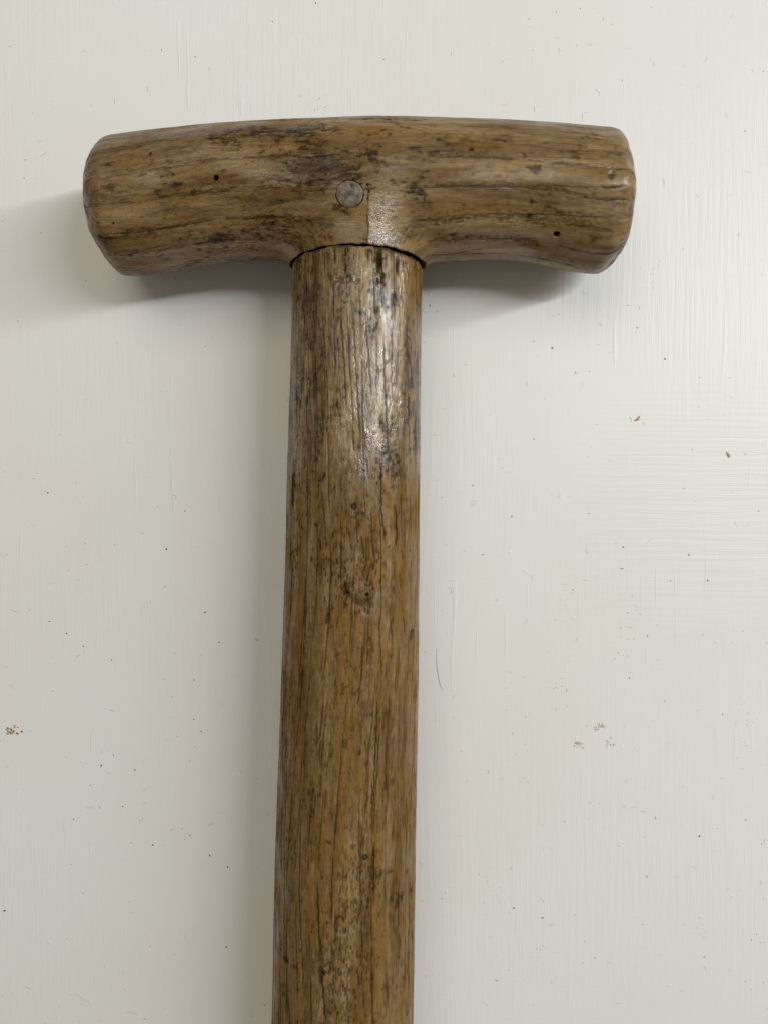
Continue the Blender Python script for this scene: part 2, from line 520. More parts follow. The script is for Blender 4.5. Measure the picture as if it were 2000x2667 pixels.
    for (px, py, rs, rt, v) in ((800, 420, 9, 9, 1.15), (760, 380, 10, 6, 0.9), (660, 400, 12, 5, 0.5), (900, 430, 8, 5, 0.5), (480, 380, 14, 4, 0.35), (560, 620, 12, 4, 0.75), (700, 600, 7, 4, 0.7), (980, 390, 7, 4, 0.5), (640, 350, 16, 4, 0.5), (760, 560, 6, 4, 0.4),
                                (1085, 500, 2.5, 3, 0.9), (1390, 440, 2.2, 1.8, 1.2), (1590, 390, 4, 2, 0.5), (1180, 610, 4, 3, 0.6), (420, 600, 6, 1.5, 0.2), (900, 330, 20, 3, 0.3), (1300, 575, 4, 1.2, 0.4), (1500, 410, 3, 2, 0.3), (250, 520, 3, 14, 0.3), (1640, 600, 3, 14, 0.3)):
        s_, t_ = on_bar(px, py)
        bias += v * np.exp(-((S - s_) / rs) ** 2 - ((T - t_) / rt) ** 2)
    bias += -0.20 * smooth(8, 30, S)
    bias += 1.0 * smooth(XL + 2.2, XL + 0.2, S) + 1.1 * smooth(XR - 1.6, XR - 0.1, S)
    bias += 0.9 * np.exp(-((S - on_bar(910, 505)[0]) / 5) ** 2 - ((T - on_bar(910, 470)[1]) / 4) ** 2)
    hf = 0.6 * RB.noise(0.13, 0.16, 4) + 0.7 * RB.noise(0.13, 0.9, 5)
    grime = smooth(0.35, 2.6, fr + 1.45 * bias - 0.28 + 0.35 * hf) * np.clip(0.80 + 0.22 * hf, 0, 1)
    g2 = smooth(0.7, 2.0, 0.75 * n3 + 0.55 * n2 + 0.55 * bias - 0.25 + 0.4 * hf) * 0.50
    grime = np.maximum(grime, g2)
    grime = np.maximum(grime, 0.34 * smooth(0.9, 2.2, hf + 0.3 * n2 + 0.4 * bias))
    for i, (px, py, rs, rt, v) in enumerate(((1078, 490, 1.0, 1.2, 0.9), (1103, 515, 0.7, 1.5, 0.85), (1393, 440, 1.6, 1.1, 0.85), (1640, 485, 2.6, 2.0, 0.9), (1592, 455, 1.0, 1.4, 0.7), (1590, 395, 1.8, 0.9, 0.4),
                                       (283, 487, 1.4, 0.9, 0.75), (985, 555, 1.6, 1.2, 0.45), (840, 470, 2.5, 2.2, 0.55), (820, 420, 4.0, 5.0, 0.45), (760, 690, 2.0, 2.0, 0.9), (1108, 700, 1.6, 2.2, 0.8), (1125, 395, 1.2, 0.8, 0.7), (1150, 405, 0.8, 0.5, 0.5), (1635, 600, 0.9, 1.6, 0.6), (1550, 622, 1.4, 0.8, 0.6), (1500, 408, 1.8, 0.4, 0.6), (1090, 660, 3, 0.8, 0.4))):
        s_, t_ = on_bar(px, py)
        RB.blob(grime, s_, t_, rs, rt, v, i + 1, 0.8)
    # tone: light, greyed worn places, brown ones, and sheen painted in right of the split
    tone = 0.33 + 0.14 * RB.noise(1.5, 10.0, 7) + 0.11 * RB.noise(0.4, 3.5, 8) + 0.06 * RB.noise(0.16, 0.6, 9)
    for (px, py, rs, rt, v) in ((330, 560, 7, 4, 0.28), (400, 600, 9, 2, 0.20), (1020, 580, 4, 4, 0.40), (1040, 630, 8, 3, 0.30), (1270, 455, 10, 3, 0.22), (1560, 520, 9, 3.0, 0.25), (1450, 630, 10, 3, 0.10), (700, 620, 9, 3, 0.12), (600, 545, 10, 2, 0.15), (1180, 560, 10, 3, 0.10), (330, 690, 8, 3, 0.15), (980, 340, 10, 4, 0.02), (720, 350, 16, 5, -0.10), (800, 450, 9, 7, -0.12)):
        s_, t_ = on_bar(px, py)
        tone += v * np.exp(-((S - s_) / rs) ** 2 - ((T - t_) / rt) ** 2)
    tone += 0.08 * smooth(0, 40, S) - 0.06 * smooth(-10, -50, S)  # light falloff painted into the tone: right half lighter, left half darker
    # fine pale scratches
    sc = RB.zeros(); its = []
    for pts in ([(520, 394), (545, 383), (580, 380), (610, 385), (645, 394)], [(655, 500), (690, 520), (725, 545)], [(690, 362), (697, 354)], [(600, 318), (640, 330)]):
        q = [on_bar(*p) for p in pts]
        its.append((*line_pts([a for a, b in q], [b for a, b in q]), 0.07, 0.8))
    for _ in range(150):
        s_, t_ = rng.uniform(-80, 68), rng.uniform(-24, 14)
        a_ = rng.uniform(0, math.pi); ln = rng.uniform(0.8, 4)
        q = np.arange(0, ln, 0.12)
        its.append((s_ + q * math.cos(a_), t_ + q * math.sin(a_) + rng.uniform(-0.1, 0.1) * q * q, 0.05, rng.uniform(0.15, 0.5)))
    RB.strokes(sc, its)
    tone += 0.5 * sc
    warm = 0.28 + 0.16 * RB.noise(1.0, 8.0, 12) + 0.08 * RB.noise(0.4, 1.2, 13)
    for (px, py, rs, rt, v) in ((370, 440, 5, 2.5, 0.5), (1555, 450, 2.6, 1.4, 0.8), (330, 632, 2.6, 0.8, 1.0), (1500, 445, 2, 1.2, 0.3), (930, 540, 4, 6, 0.35), (860, 620, 6, 3, 0.25), (1000, 350, 16, 4, 0.2), (1400, 350, 18, 4, 0.15), (1020, 590, 5, 5, -0.35), (1270, 455, 10, 3, -0.2), (1580, 520, 7, 3, -0.25)):
        s_, t_ = on_bar(px, py)
        warm += v * np.exp(-((S - s_) / rs) ** 2 - ((T - t_) / rt) ** 2)
    gloss = 0.45 + 0.2 * RB.noise(1.2, 3.0, 15)
    for (px, py, rs, rt, v) in ((1600, 520, 8, 3, 0.6), (1020, 600, 4, 5, 0.5), (1270, 460, 9, 3, 0.3)):
        s_, t_ = on_bar(px, py)
        gloss += v * np.exp(-((S - s_) / rs) ** 2 - ((T - t_) / rt) ** 2)
    # relief in mm
    disp = 0.16 * RB.noise(3.2, 13.0, 21) + 0.05 * RB.noise(0.9, 2.4, 22) + 0.014 * RB.noise(0.25, 0.6, 23)
    disp -= 0.13 * pore
    disp -= 0.03 * grime
    # a worn hollow running out to the right end below the middle line
    s_, t_ = on_bar(1560, 520)
    disp -= 0.55 * np.exp(-((T - t_ - 0.6) / 2.6) ** 2) * smooth(22, 60, S)
    # chips, dents and nail holes
    hole = RB.zeros()
    for (px, py, rad, dep) in ((564, 463, 0.62, 2.2), (1449, 612, 0.80, 2.4), (391, 400, 0.36, 1.2), (957, 481, 0.25, 0.6), (961, 500, 0.25, 0.5), (958, 518, 0.22, 0.6), (295, 582, 0.30, 0.3), (1226, 388, 0.3, 0.35), (1012, 303, 0.25, 0.3)):
        s_, t_ = on_bar(px, py)
        d = np.hypot(S - s_, T - t_)
        disp -= dep * (1 - smooth(rad * 0.75, rad * 1.15, d))
        hole = np.maximum(hole, 1 - smooth(rad * 0.8, rad * 1.2, d))
    for (px, py, rs, rt, dep) in ((285, 485, 1.3, 0.8, 0.3), (1642, 480, 2.0, 1.6, 0.7), (1594, 450, 0.8, 1.2, 0.35), (1632, 640, 1.5, 1.2, 0.4), (255, 640, 1.5, 1.2, 0.35), (1645, 540, 1.2, 1.0, 0.3), (270, 668, 1.5, 1.0, 0.3), (1090, 495, 1.5, 2, 0.12)):
        s_, t_ = on_bar(px, py)
        disp -= dep * np.exp(-((S - s_) / rs) ** 2 - ((T - t_) / rt) ** 2) * (0.8 + 0.35 * n3)
    # nicked rims of both ends
    rim = np.exp(-((S - XL - 3.0) / 2.4) ** 2) + np.exp(-((S - XR + 2.4) / 2.0) ** 2)
    disp -= rim * (0.35 * smooth(0.4, 1.8, RB.noise(1.3, 0.9, 71)) + 0.10 * RB.noise(0.5, 0.5, 72))
    grime = np.maximum(grime, 0.6 * rim * smooth(0.3, 1.5, RB.noise(1.0, 0.7, 73) + 0.4 * n3))
    # split right of the peg: the wood stands proud on its right side, from mid height down to the lip
    s_, t_ = on_bar(957, 560)
    tu = on_bar(957, 520)[1]; td = on_bar(957, 640)[1]
    edge = s_ + 0.16 * np.sin(T * 1.7) + 0.08 * np.sin(T * 5.1) + 0.06 * n2
    m = smooth(tu + 1.0, tu - 4.0, T)
    disp += m * 0.50 * smooth(0, 0.2, S - edge) * np.exp(-np.maximum(S - edge, 0) / 4.0)
    worn = m * smooth(0, 0.15, S - edge) * np.exp(-np.maximum(S - edge, 0) / 3.8)      # paler wood right of the split, partly the facet's brightness painted in
    tone += 0.34 * worn; warm -= 0.30 * worn; gloss += 0.35 * worn
    warm += 0.30 * m * smooth(0, 0.15, edge - S) * np.exp(-np.maximum(edge - S, 0) / 4.0)
    grime *= 1 - 0.6 * worn
    # seat of the peg
    ps, pt = on_bar(910, 505)
    an = np.arctan2((T - pt) / 0.84, S - ps)
    d = np.hypot(S - ps, (T - pt) / 0.84) + 0.10 * np.sin(3 * an) + 0.06 * np.sin(7 * an)
    disp -= 1.3 * (1 - smooth(3.32, 3.46, d))
    pore = np.maximum(pore, 0.9 * hole)
    pore = np.maximum(pore, 0.85 * (0.70 + 0.30 * np.sin(an * 2 + 1)) * (1 - smooth(3.38, 3.56, d)))
    return dict(pore=pore, grime=np.clip(grime, 0, 1), tone=np.clip(tone, 0, 1), warm=np.clip(warm, 0, 1), gloss=np.clip(gloss, 0, 1)), disp, (ps, pt)

maps, disp, peg_st = build_bar_maps()
dsp = RB.sample(disp, bs, bt)
fade = np.clip(Rb / 9.0, 0.05, 1) * np.where(under_lip, 0, 1)
seam = smooth(-128, -120, np.degrees(Tg)) * (1 - smooth(222, 230, np.degrees(Tg)))
r1 = r0 + dsp * fade * seam
V = np.stack([Xg, yc + r1 * dirY, ZC + r1 * dirZ], -1).reshape(-1, 3)
zmin = V[:, 2].min()
V[:, 2] = np.maximum(V[:, 2], 0.02)
ii, jj = np.meshgrid(np.arange(NX - 1), np.arange(NTH), indexing='ij')
jn = (jj + 1) % NTH
F = np.stack([ii * NTH + jj, ii * NTH + jn, (ii + 1) * NTH + jn, (ii + 1) * NTH + jj], -1).reshape(-1, 4)
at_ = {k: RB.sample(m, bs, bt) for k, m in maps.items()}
_rad = np.hypot(Xg - XN, r0 * dirZ)
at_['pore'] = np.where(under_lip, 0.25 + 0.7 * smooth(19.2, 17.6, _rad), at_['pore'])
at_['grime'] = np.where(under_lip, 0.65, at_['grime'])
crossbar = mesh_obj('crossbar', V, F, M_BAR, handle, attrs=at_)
# close both ends with a small fan
bar_axis_L = V[:NTH].mean(0); bar_axis_R = V[-NTH:].mean(0)

# ---- the peg driven through the crossbar
def build_peg():
    ps, pt = peg_st
    nr, na = 26, 72
    vs, at_peg = [], []
    surf_r = lambda s, t: None
    i_s = lambda s: np.clip(np.searchsorted(xs, s), 1, NX - 2)
    smoothdisp = RB.sample(0.16 * RB.noise(3.2, 13.0, 21), np.array([ps]), np.array([pt]))[0]
    rr = np.random.default_rng(3)
    for i in range(nr + 3):
        rad = min(i / nr, 1.0)
        for j in range(na):
            a = 2 * math.pi * j / na
            R_ = 3.36 * (1 + 0.014 * math.sin(3 * a + 1) + 0.010 * math.sin(8 * a))
            s = ps + rad * R_ * math.cos(a); t = pt + 0.84 * rad * R_ * math.sin(a)
            k = i_s(s); jj_ = int(np.argmin(np.abs(th - t / ARC)))
            rbase = r0[k, jj_] + smoothdisp
            h = 0.04 - 0.10 * max(0, rad - 0.86) / 0.14 + 0.02 * rr.standard_normal()
            q = math.hypot(s - (ps + 0.45), t - (pt + 1.75))           # dent near the top of the peg
            h -= 0.35 * math.exp(-(q / 0.6) ** 2)
            if i > nr: h = -0.5 * (i - nr)
            r_ = rbase + h
            vs.append((s, yc[k, 0] + r_ * math.sin(t / ARC), ZC + r_ * math.cos(t / ARC)))
            g_ = 0.24 + 0.22 * math.sin(s * 2.1) * math.sin(t * 1.7 + 1) + 0.15 * rr.standard_normal() * 0.7
            g_ = max(g_, 0.95 * math.exp(-(q / 0.65) ** 2), 0.35 * smooth(0.93, 1.0, rad))
            at_peg.append(g_)
    f = []
    for i in range(nr + 2):
        for j in range(na):
            f.append((i * na + j, (i + 1) * na + j, (i + 1) * na + (j + 1) % na, i * na + (j + 1) % na))
    k = NT('grey_end_grain_wood')
    P = k.obj()
    n1 = k.noise(P, 1400.0, 4.0, 0.65); n2 = k.noise(P, 500.0, 3.0, 0.6)
    c = k.mix(k.rng(n2, 0.35, 0.65), (0.120, 0.085, 0.054), (0.250, 0.190, 0.130))
    c = k.mix(k.rng(n1, 0.5, 0.72, 0, 0.6), c, (0.05, 0.036, 0.025))
    c = k.mix(k.attr('grime'), c, (0.03, 0.02, 0.015))
    k.link(c, k.bsdf.inputs['Base Color'])
    k.bsdf.inputs['Roughness'].default_value = 0.5
    k.link(k.bump(n1, 0.5, 0.0002), k.bsdf.inputs['Normal'])
    o = mesh_obj('peg', np.array(vs), np.array(f), k.m, crossbar, attrs={'grime': np.array(at_peg)})
    o['label'] = 'round grey-brown end of the wooden peg in the crossbar'
build_peg()

# ---- the shaft
SH = np.array([  # photo y, left x, right x
 (697, 763.5, 1098), (813, 760.5, 1098), (885, 759, 1097), (994, 757, 1095.5), (1102, 753.5, 1095), (1160, 751, 1094), (1341, 747.5, 1093), (1449, 744.5, 1091.5), (1522, 742, 1091), (1594, 739.5, 1091),
 (1666, 737, 1090.5), (1760, 734, 1090), (2006, 726, 1085), (2170, 720, 1081.5), (2416, 714, 1078), (2667, 708, 1075), (3200, 694, 1069)], float)
sy = (CYP - SH[:, 0]) * DZ / FPX
b1, b2 = np.arctan((SH[:, 1] - CXP) / FPX), np.arctan((SH[:, 2] - CXP) / FPX)
sx = DZ * np.tan((b1 + b2) / 2)
sR = DZ / np.cos((b1 + b2) / 2) * np.sin((b2 - b1) / 2)
TOP = 67.42
ys = np.concatenate([[TOP + 9, TOP + 4, TOP + 0.02, TOP], np.arange(TOP - 0.10, -146, -0.19), np.arange(-147, -300, -1.2)])
NY = len(ys)
shd = np.linspace(math.radians(-104), math.radians(104), 330)
shb = np.linspace(math.radians(104), math.radians(256), 60)[1:-1]
sth = np.concatenate([shd, shb])
NS = len(sth)
Yg, Ag = np.meshgrid(ys, sth, indexing='ij')
def stab(v):
    o = np.argsort(sy)
    g = np.linspace(sy.min(), sy.max(), 1200)
    y = np.interp(g, sy[o], v[o])
    ker = np.exp(-0.5 * (np.arange(-60, 61) / 20.0) ** 2); ker /= ker.sum()
    y = np.convolve(np.pad(y, 60, mode='edge'), ker, mode='valid')
    return np.interp(ys, g, y)
scx = stab(sx)[:, None] + 0 * Ag
sr0 = stab(sR)[:, None] + 0 * Ag
SARC = 18.3
shPX, shPY = proj(scx + sr0 * np.sin(Ag), Yg, ZC + sr0 * np.cos(Ag))
_si = np.where((np.abs(Ag) < math.radians(86)) & (Yg < TOP + 0.01))
_sp = np.stack([shPX[_si], shPY[_si]], 1)
def on_shaft(px, py):
    i = np.argmin((_sp[:, 0] - px) ** 2 + (_sp[:, 1] - py) ** 2)
    return Yg[_si][i], Ag[_si][i] * SARC
RS = Raster(-302, 80, -104 * math.pi / 180 * SARC - 1, 256 * math.pi / 180 * SARC + 1, 0.16)

def build_shaft_maps():
    S, T = RS.S, RS.T            # S = y along the shaft, T = around
    pore = RS.zeros()
    items = []
    wy = np.array([3600, 2667, 2540, 2300, 2170, 2006, 1760, 1600, 1450, 1140, 700, 600]); wo = np.array([30, 15, 8, -2, 0, 10, 25, 35, 37, 25, 0, -5]) * 0.097
    wys = (CYP - wy) * 0.0975
    wander = lambda s: np.interp(s, wys, wo)
    TOPs, BOT = TOP, -300
    def strand(t0, n, spread, lmin, lmax, wmin, wmax, vmin, vmax, s0=BOT, s1=TOPs, amp=0.25):
        ph = rng.uniform(0, 6)
        for _ in range(n):
            s = rng.uniform(s0, s1); ln = rng.uniform(lmin, lmax) * rng.uniform(0.4, 1)
            ss = np.arange(s, min(s + ln, s1), 0.13)
            if len(ss) < 3: continue
            tt = t0 + wander(ss) + rng.normal(0, spread) + amp * np.sin(ss * 0.07 + ph) + 0.06 * np.sin(ss * rng.uniform(0.4, 1.6) + rng.uniform(0, 6))
            items.append((ss, tt, rng.uniform(wmin, wmax), rng.uniform(vmin, vmax)))
    t_ = -33.0
    while t_ < 82:
        sp = rng.uniform(2.5, 4.4)
        t_ += sp
        # ring spacing tightens towards the sides
        stg = rng.uniform(0.55, 1.0)
        strand(t_, int(30 * stg), 0.07, 8, 34, 0.075, 0.13, 0.6, 1.0)
        strand(t_ + 0.42, int(34 * stg), 0.12, 4, 16, 0.07, 0.13, 0.6, 1.0)
        strand(t_ + rng.uniform(-1, 1), 46, 0.8, 0.8, 5, 0.06, 0.10, 0.4, 0.9)
    strand(20, 1500, 30, 0.6, 5, 0.045, 0.08, 0.2, 0.55)
    # open flecks where the rings run out at the surface
    def flecks(px, py, rs, rt, n):
        s_, t0 = on_shaft(px, py)
        for _ in range(n):
            s = s_ + rng.normal(0, rs); t = t0 + rng.normal(0, rt); ln = rng.uniform(0.6, 2.2)
            ss = np.arange(s, s + ln, 0.13)
            items.append((ss, t + rng.uniform(-0.08, 0.08) * (ss - s), rng.uniform(0.08, 0.16), rng.uniform(0.5, 1.0)))
    flecks(900, 2400, 8, 1.1, 80); flecks(870, 2520, 10, 1.3, 90); flecks(960, 1500, 4, 2.0, 70); flecks(940, 2330, 8, 2, 60); flecks(880, 1480, 5, 3, 70)
    flecks(1000, 720, 6, 3, 60); flecks(905, 2600, 10, 2.5, 90); flecks(800, 1250, 8, 1.5, 30)
    marks = [([(1000, 860), (1002, 980), (1006, 1090), (1012, 1160)], 0.16, 1.0), ([(886, 800), (897, 960), (903, 1080)], 0.15, 1.0), ([(918, 800), (928, 960), (934, 1080), (942, 1160)], 0.14, 0.9),
             ([(950, 800), (962, 960), (968, 1060)], 0.10, 0.8), ([(990, 1190), (993, 1330), (1005, 1430)], 0.17, 1.0), ([(1028, 1310), (1033, 1400), (1027, 1432)], 0.20, 1.0), ([(966, 1330), (970, 1420), (978, 1470)], 0.13, 0.8),
             ([(938, 1390), (950, 1450)], 0.28, 0.6), ([(838, 1290), (848, 1390), (850, 1440)], 0.16, 0.9), ([(905, 1380), (918, 1440)], 0.10, 0.8), ([(1050, 1600), (1056, 1660)], 0.16, 0.9), ([(1068, 1650), (1076, 1640), (1078, 1668)], 0.22, 0.9),
             ([(985, 1590), (990, 1680), (994, 1760)], 0.12, 0.9), ([(1010, 1560), (1024, 1680)], 0.10, 0.8), ([(960, 1600), (957, 1740)], 0.12, 0.8), ([(985, 1790), (975, 2000), (970, 2140)], 0.14, 0.9), ([(1015, 1780), (1005, 2000), (1003, 2090)], 0.12, 0.9),
             ([(1040, 1790), (1036, 1990), (1034, 2150)], 0.10, 0.7), ([(905, 1800), (890, 1960)], 0.11, 0.8), ([(855, 1790), (840, 1950), (832, 2010)], 0.11, 0.8), ([(973, 2190), (974, 2340)], 0.22, 1.0), ([(935, 2060), (935, 2280)], 0.10, 0.8), ([(970, 2020), (968, 2180)], 0.13, 0.9),
             ([(785, 2100), (780, 2340), (793, 2600)], 0.12, 0.9), ([(750, 1900), (742, 2200), (742, 2480)], 0.10, 0.8), ([(826, 2290), (830, 2430), (842, 2520)], 0.17, 1.0), ([(840, 2550), (848, 2667)], 0.18, 1.0), ([(945, 2420), (944, 2560), (950, 2650)], 0.11, 0.8),
             ([(800, 900), (808, 1060), (812, 1130)], 0.11, 0.8), ([(838, 830), (850, 980), (855, 1080)], 0.10, 0.8), ([(868, 860), (874, 990)], 0.10, 0.8), ([(1022, 830), (1020, 1010), (1030, 1080)], 0.09, 0.8), ([(1060, 820), (1064, 960)], 0.08, 0.7)]
    for pts, w_, v_ in marks:
        q = [on_shaft(*p) for p in pts]
        s_, t2 = line_pts([a for a, b in q], [b for a, b in q])
        t2 = t2 + 0.09 * np.sin(s_ * 1.7 + pts[0][0]) + 0.05 * np.sin(s_ * 4.3)
        items.append((s_, t2, w_, v_))
    RS.strokes(pore, items)
    topm = smooth(-5, 25, S)                       # upper half is greyer and dirtier
    n1, n2, n3 = RS.noise(2.2, 4.5, 41), RS.noise(0.75, 1.4, 42), RS.noise(0.28, 0.42, 43)
    fr = 0.5 * n1 + 0.6 * n2 + 0.6 * n3
    bias = -1.0 + 1.17 * topm + 0 * T
    for (px, py, rs, rt, v) in ((900, 700, 6, 5, 0.9), (800, 780, 12, 3.5, 0.9), (780, 950, 18, 2.5, 0.8), (830, 1080, 7, 4, 0.7), (990, 720, 8, 5, 0.5), (1000, 1170, 8, 3, 1.2), (1020, 1230, 5, 3, 1.2), (775, 1300, 14, 2, 0.9), (880, 1480, 8, 4, 0.8), (940, 1470, 8, 5, 0.4),
                                (850, 1620, 5, 4, 0.6), (1090, 950, 12, 2, 0.8), (800, 2040, 8, 2.5, 0.6), (870, 2050, 8, 4, 0.3), (1070, 1110, 8, 3, 0.5), (850, 1330, 10, 6, 0.2)):
        s_, t0 = on_shaft(px, py)
        bias = bias + v * np.exp(-((S - s_) / rs) ** 2 - ((T - t0) / rt) ** 2)
    hf = 0.6 * RS.noise(0.13, 0.16, 44) + 0.75 * RS.noise(0.13, 1.1, 45) + 0.35 * topm * RS.noise(0.8, 0.13, 46)
    grime = smooth(0.2, 2.6, fr + 1.1 * bias + 0.35 * hf) * np.clip(0.80 + 0.22 * hf, 0, 1)
    grime = np.maximum(grime, smooth(0.7, 2.0, 0.75 * n3 + 0.5 * n2 + 0.45 * bias + 0.4 * hf) * 0.6)
    grime = np.maximum(grime, 0.40 * smooth(0.9, 2.2, hf + 0.3 * n2 + 0.5 * bias))
    for i, (px, py, rs, rt, v) in enumerate(((895, 730, 1.0, 3.2, 0.75), (910, 690, 2.2, 1.6, 0.6), (988, 676, 2.4, 0.75, 0.95), (1037, 690, 2.0, 0.6, 0.95), (1000, 780, 4.0, 1.2, 0.65), (1025, 1225, 5.0, 2.0, 0.8), (1010, 1170, 3.5, 1.5, 0.7), (765, 1270, 5, 0.9, 0.8),
                                       (905, 1546, 1.4, 0.9, 0.9), (948, 1565, 2.2, 2.4, 0.55), (930, 1555, 0.8, 3.0, 0.5), (745, 2500, 1.2, 1.4, 0.9), (762, 2515, 0.8, 1.8, 0.7), (841, 2535, 2.2, 0.7, 0.95), (1072, 1655, 1.6, 0.9, 0.7), (895, 1800, 1.8, 0.6, 0.6), (897, 1940, 1.2, 0.8, 0.5), (855, 2195, 0.6, 0.6, 0.7), (920, 2205, 0.8, 0.7, 0.6), (1015, 2270, 0.3, 1.2, 0.6), (900, 2370, 1.2, 0.6, 0.5), (1022, 2035, 0.9, 0.7, 0.5), (815, 760, 3, 1.2, 0.55), (795, 870, 4, 0.8, 0.5), (855, 1085, 1.0, 3.5, 0.5), (835, 1100, 2.0, 1.0, 0.6), (1075, 970, 6, 0.9, 0.5), (840, 1470, 1.8, 2.0, 0.5), (893, 1470, 2, 1.0, 0.6), (1052, 1380, 4, 0.5, 0.6))):
        s_, t0 = on_shaft(px, py)
        RS.blob(grime, s_, t0, rs, rt, v, i + 2, 0.8)
    grime = np.maximum(grime, 0.75 * smooth(TOP - 0.9, TOP - 0.1, S + 0.35 * n2))
    tone = 0.27 + 0.13 * RS.noise(1.0, 14.0, 47) + 0.11 * RS.noise(0.3, 4.0, 48) + 0.12 * RS.noise(0.16, 0.6, 49)
    tone = tone + 0.13 * topm
    for (px, py, rs, rt, v) in ((985, 850, 16, 5, 0.22), (960, 1100, 14, 6, 0.18), (1030, 690, 6, 4, 0.25), (960, 1480, 6, 5, 0.20), (830, 1200, 16, 6, 0.05), (905, 2450, 14, 2.5, 0.15), (770, 1150, 20, 2.5, 0.12)):
        s_, t0 = on_shaft(px, py)
        tone += v * np.exp(-((S - s_) / rs) ** 2 - ((T - t0) / rt) ** 2)
    warm = 0.42 - 0.30 * topm + 0.16 * RS.noise(0.8, 9.0, 52) + 0.10 * RS.noise(0.5, 1.5, 53)
    te = on_shaft(1080, 1000)[1]
    warm = warm + 0.35 * np.exp(-((T - te) / 3.0) ** 2)
    for (px, py, rs, rt, v) in ((1075, 760, 8, 3, 0.4), (955, 940, 5, 1.2, 0.35), (900, 1650, 8, 6, 0.2), (780, 740, 6, 2, 0.4), (910, 1990, 8, 4, 0.3)):
        s_, t0 = on_shaft(px, py)
        warm += v * np.exp(-((S - s_) / rs) ** 2 - ((T - t0) / rt) ** 2)
    gloss = 0.22 + 0.58 * smooth(0, 18, S) * smooth(70, 56, S) + 0.18 * RS.noise(0.9, 2.5, 55)
    disp = 0.10 * RS.noise(3.5, 22.0, 61) + 0.025 * RS.noise(0.9, 4.0, 62) + 0.016 * RS.noise(0.22, 0.6, 63)
    disp = disp + topm * (0.012 * RS.noise(0.5, 1.2, 64) + 0.012 * RS.noise(0.24, 0.5, 65))
    disp -= 0.14 * pore + 0.04 * grime
    hole = RS.zeros()
    for (px, py, rad, dep) in ((905, 1544, 0.55, 1.3), (1012, 1425, 0.28, 0.5), (841, 2535, 0.45, 0.6), (957, 1548, 0.4, 0.5)):
        s_, t0 = on_shaft(px, py)
        d = np.hypot(S - s_, T - t0) + 0.12 * n2
        disp -= dep * (1 - smooth(rad * 0.7, rad * 1.2, d)); hole = np.maximum(hole, 1 - smooth(rad * 0.7, rad * 1.2, d))
    # slots split out of the top edge
    for (px, py, rs, rt, dep) in ((988, 674, 2.6, 0.55, 1.0), (1037, 690, 2.2, 0.45, 0.9), (960, 668, 1.5, 0.25, 0.4), (1062, 690, 1.2, 0.3, 0.4), (900, 655, 1.2, 0.3, 0.3)):
        s_, t0 = on_shaft(px, py)
        gm = np.exp(-np.abs((S - s_) / rs) ** 4 - np.abs((T - t0 + 0.08 * n1) / rt) ** 3)
        disp -= dep * gm; hole = np.maximum(hole, 0.75 * gm)
    for (px, py, rs, rt, dep) in ((948, 1572, 1.8, 2.2, 0.45), (745, 2502, 1.0, 1.2, 0.25), (1070, 1655, 1.2, 0.7, 0.35), (1030, 1210, 4, 2.0, 0.15), (895, 728, 0.8, 3, 0.2)):
        s_, t0 = on_shaft(px, py)
        disp -= dep * np.exp(-((S - s_) / rs) ** 2 - ((T - t0) / rt) ** 2) * (0.75 + 0.5 * n3)
    # nail sinks
    for (px, py) in ((921, 1320), (950, 2234)):
        s_, t0 = on_shaft(px, py)
        d = np.hypot(S - s_, T - t0)
        disp -= 0.55 * (1 - smooth(0.62, 0.80, d)); hole = np.maximum(hole, 1 - smooth(0.66, 0.85, d))
    # rounded, frayed top edge
    disp -= 0.38 * smooth(TOP - 0.9, TOP, S + 0.25 * n2 + 0.12 * n3) ** 2
    pore = np.maximum(pore, 0.9 * hole)
    return dict(pore=pore, grime=np.clip(grime, 0, 1), tone=np.clip(tone, 0, 1), warm=np.clip(warm, 0, 1), gloss=np.clip(gloss, 0, 1)), disp

smaps, sdisp = build_shaft_maps()
sd = RS.sample(sdisp, Yg, Ag * SARC)
sseam = smooth(-104, -97, np.degrees(Ag)) * (1 - smooth(247, 255, np.degrees(Ag)))
sr1 = sr0 + sd * sseam
sr1[0:3] = 15.2
SV = np.stack([scx + sr1 * np.sin(Ag), Yg - 0.0 * Ag, ZC + sr1 * np.cos(Ag)], -1)
# the top end is not cut quite square: it drops a little to the right
drop = smooth(TOP - 14, TOP, Yg) * (0.45 * np.clip(np.sin(Ag), -0.35, 1)) * (Yg <= TOP + 0.01)
drop = drop + smooth(TOP - 3, TOP, Yg) * (Yg <= TOP + 0.01) * (0.14 * np.sin(Ag * 9 + 1) + 0.08 * np.sin(Ag * 23) + 0.03 * np.sin(Ag * 41 + 2))
SV[..., 1] -= drop
SV[..., 2] = np.maximum(SV[..., 2], 0.02)
SVf = SV.reshape(-1, 3)
ii, jj = np.meshgrid(np.arange(NY - 1), np.arange(NS), indexing='ij')
jn = (jj + 1) % NS
SF = np.stack([ii * NS + jj, (ii + 1) * NS + jj, (ii + 1) * NS + jn, ii * NS + jn], -1).reshape(-1, 4)
SF = SF[:, ::-1]
sat = {k: RS.sample(m, Yg, Ag * SARC) for k, m in smaps.items()}
sat['pore'][0:4] = 0.95
shaft = mesh_obj('shaft', SVf, SF, M_SHAFT, handle, attrs=sat)

def end_cap(name, ring, mat, parent, normal):
    c = ring.mean(0)
    v = np.concatenate([ring, c[None]], 0)
    n = len(ring)
    f = [(i, (i + 1) % n, n) for i in range(n)]
    return mesh_obj(name, v, f, mat, parent, smooth=False)
end_cap('end_face', SVf[-NS:][::3], M_SHAFT, shaft, None)

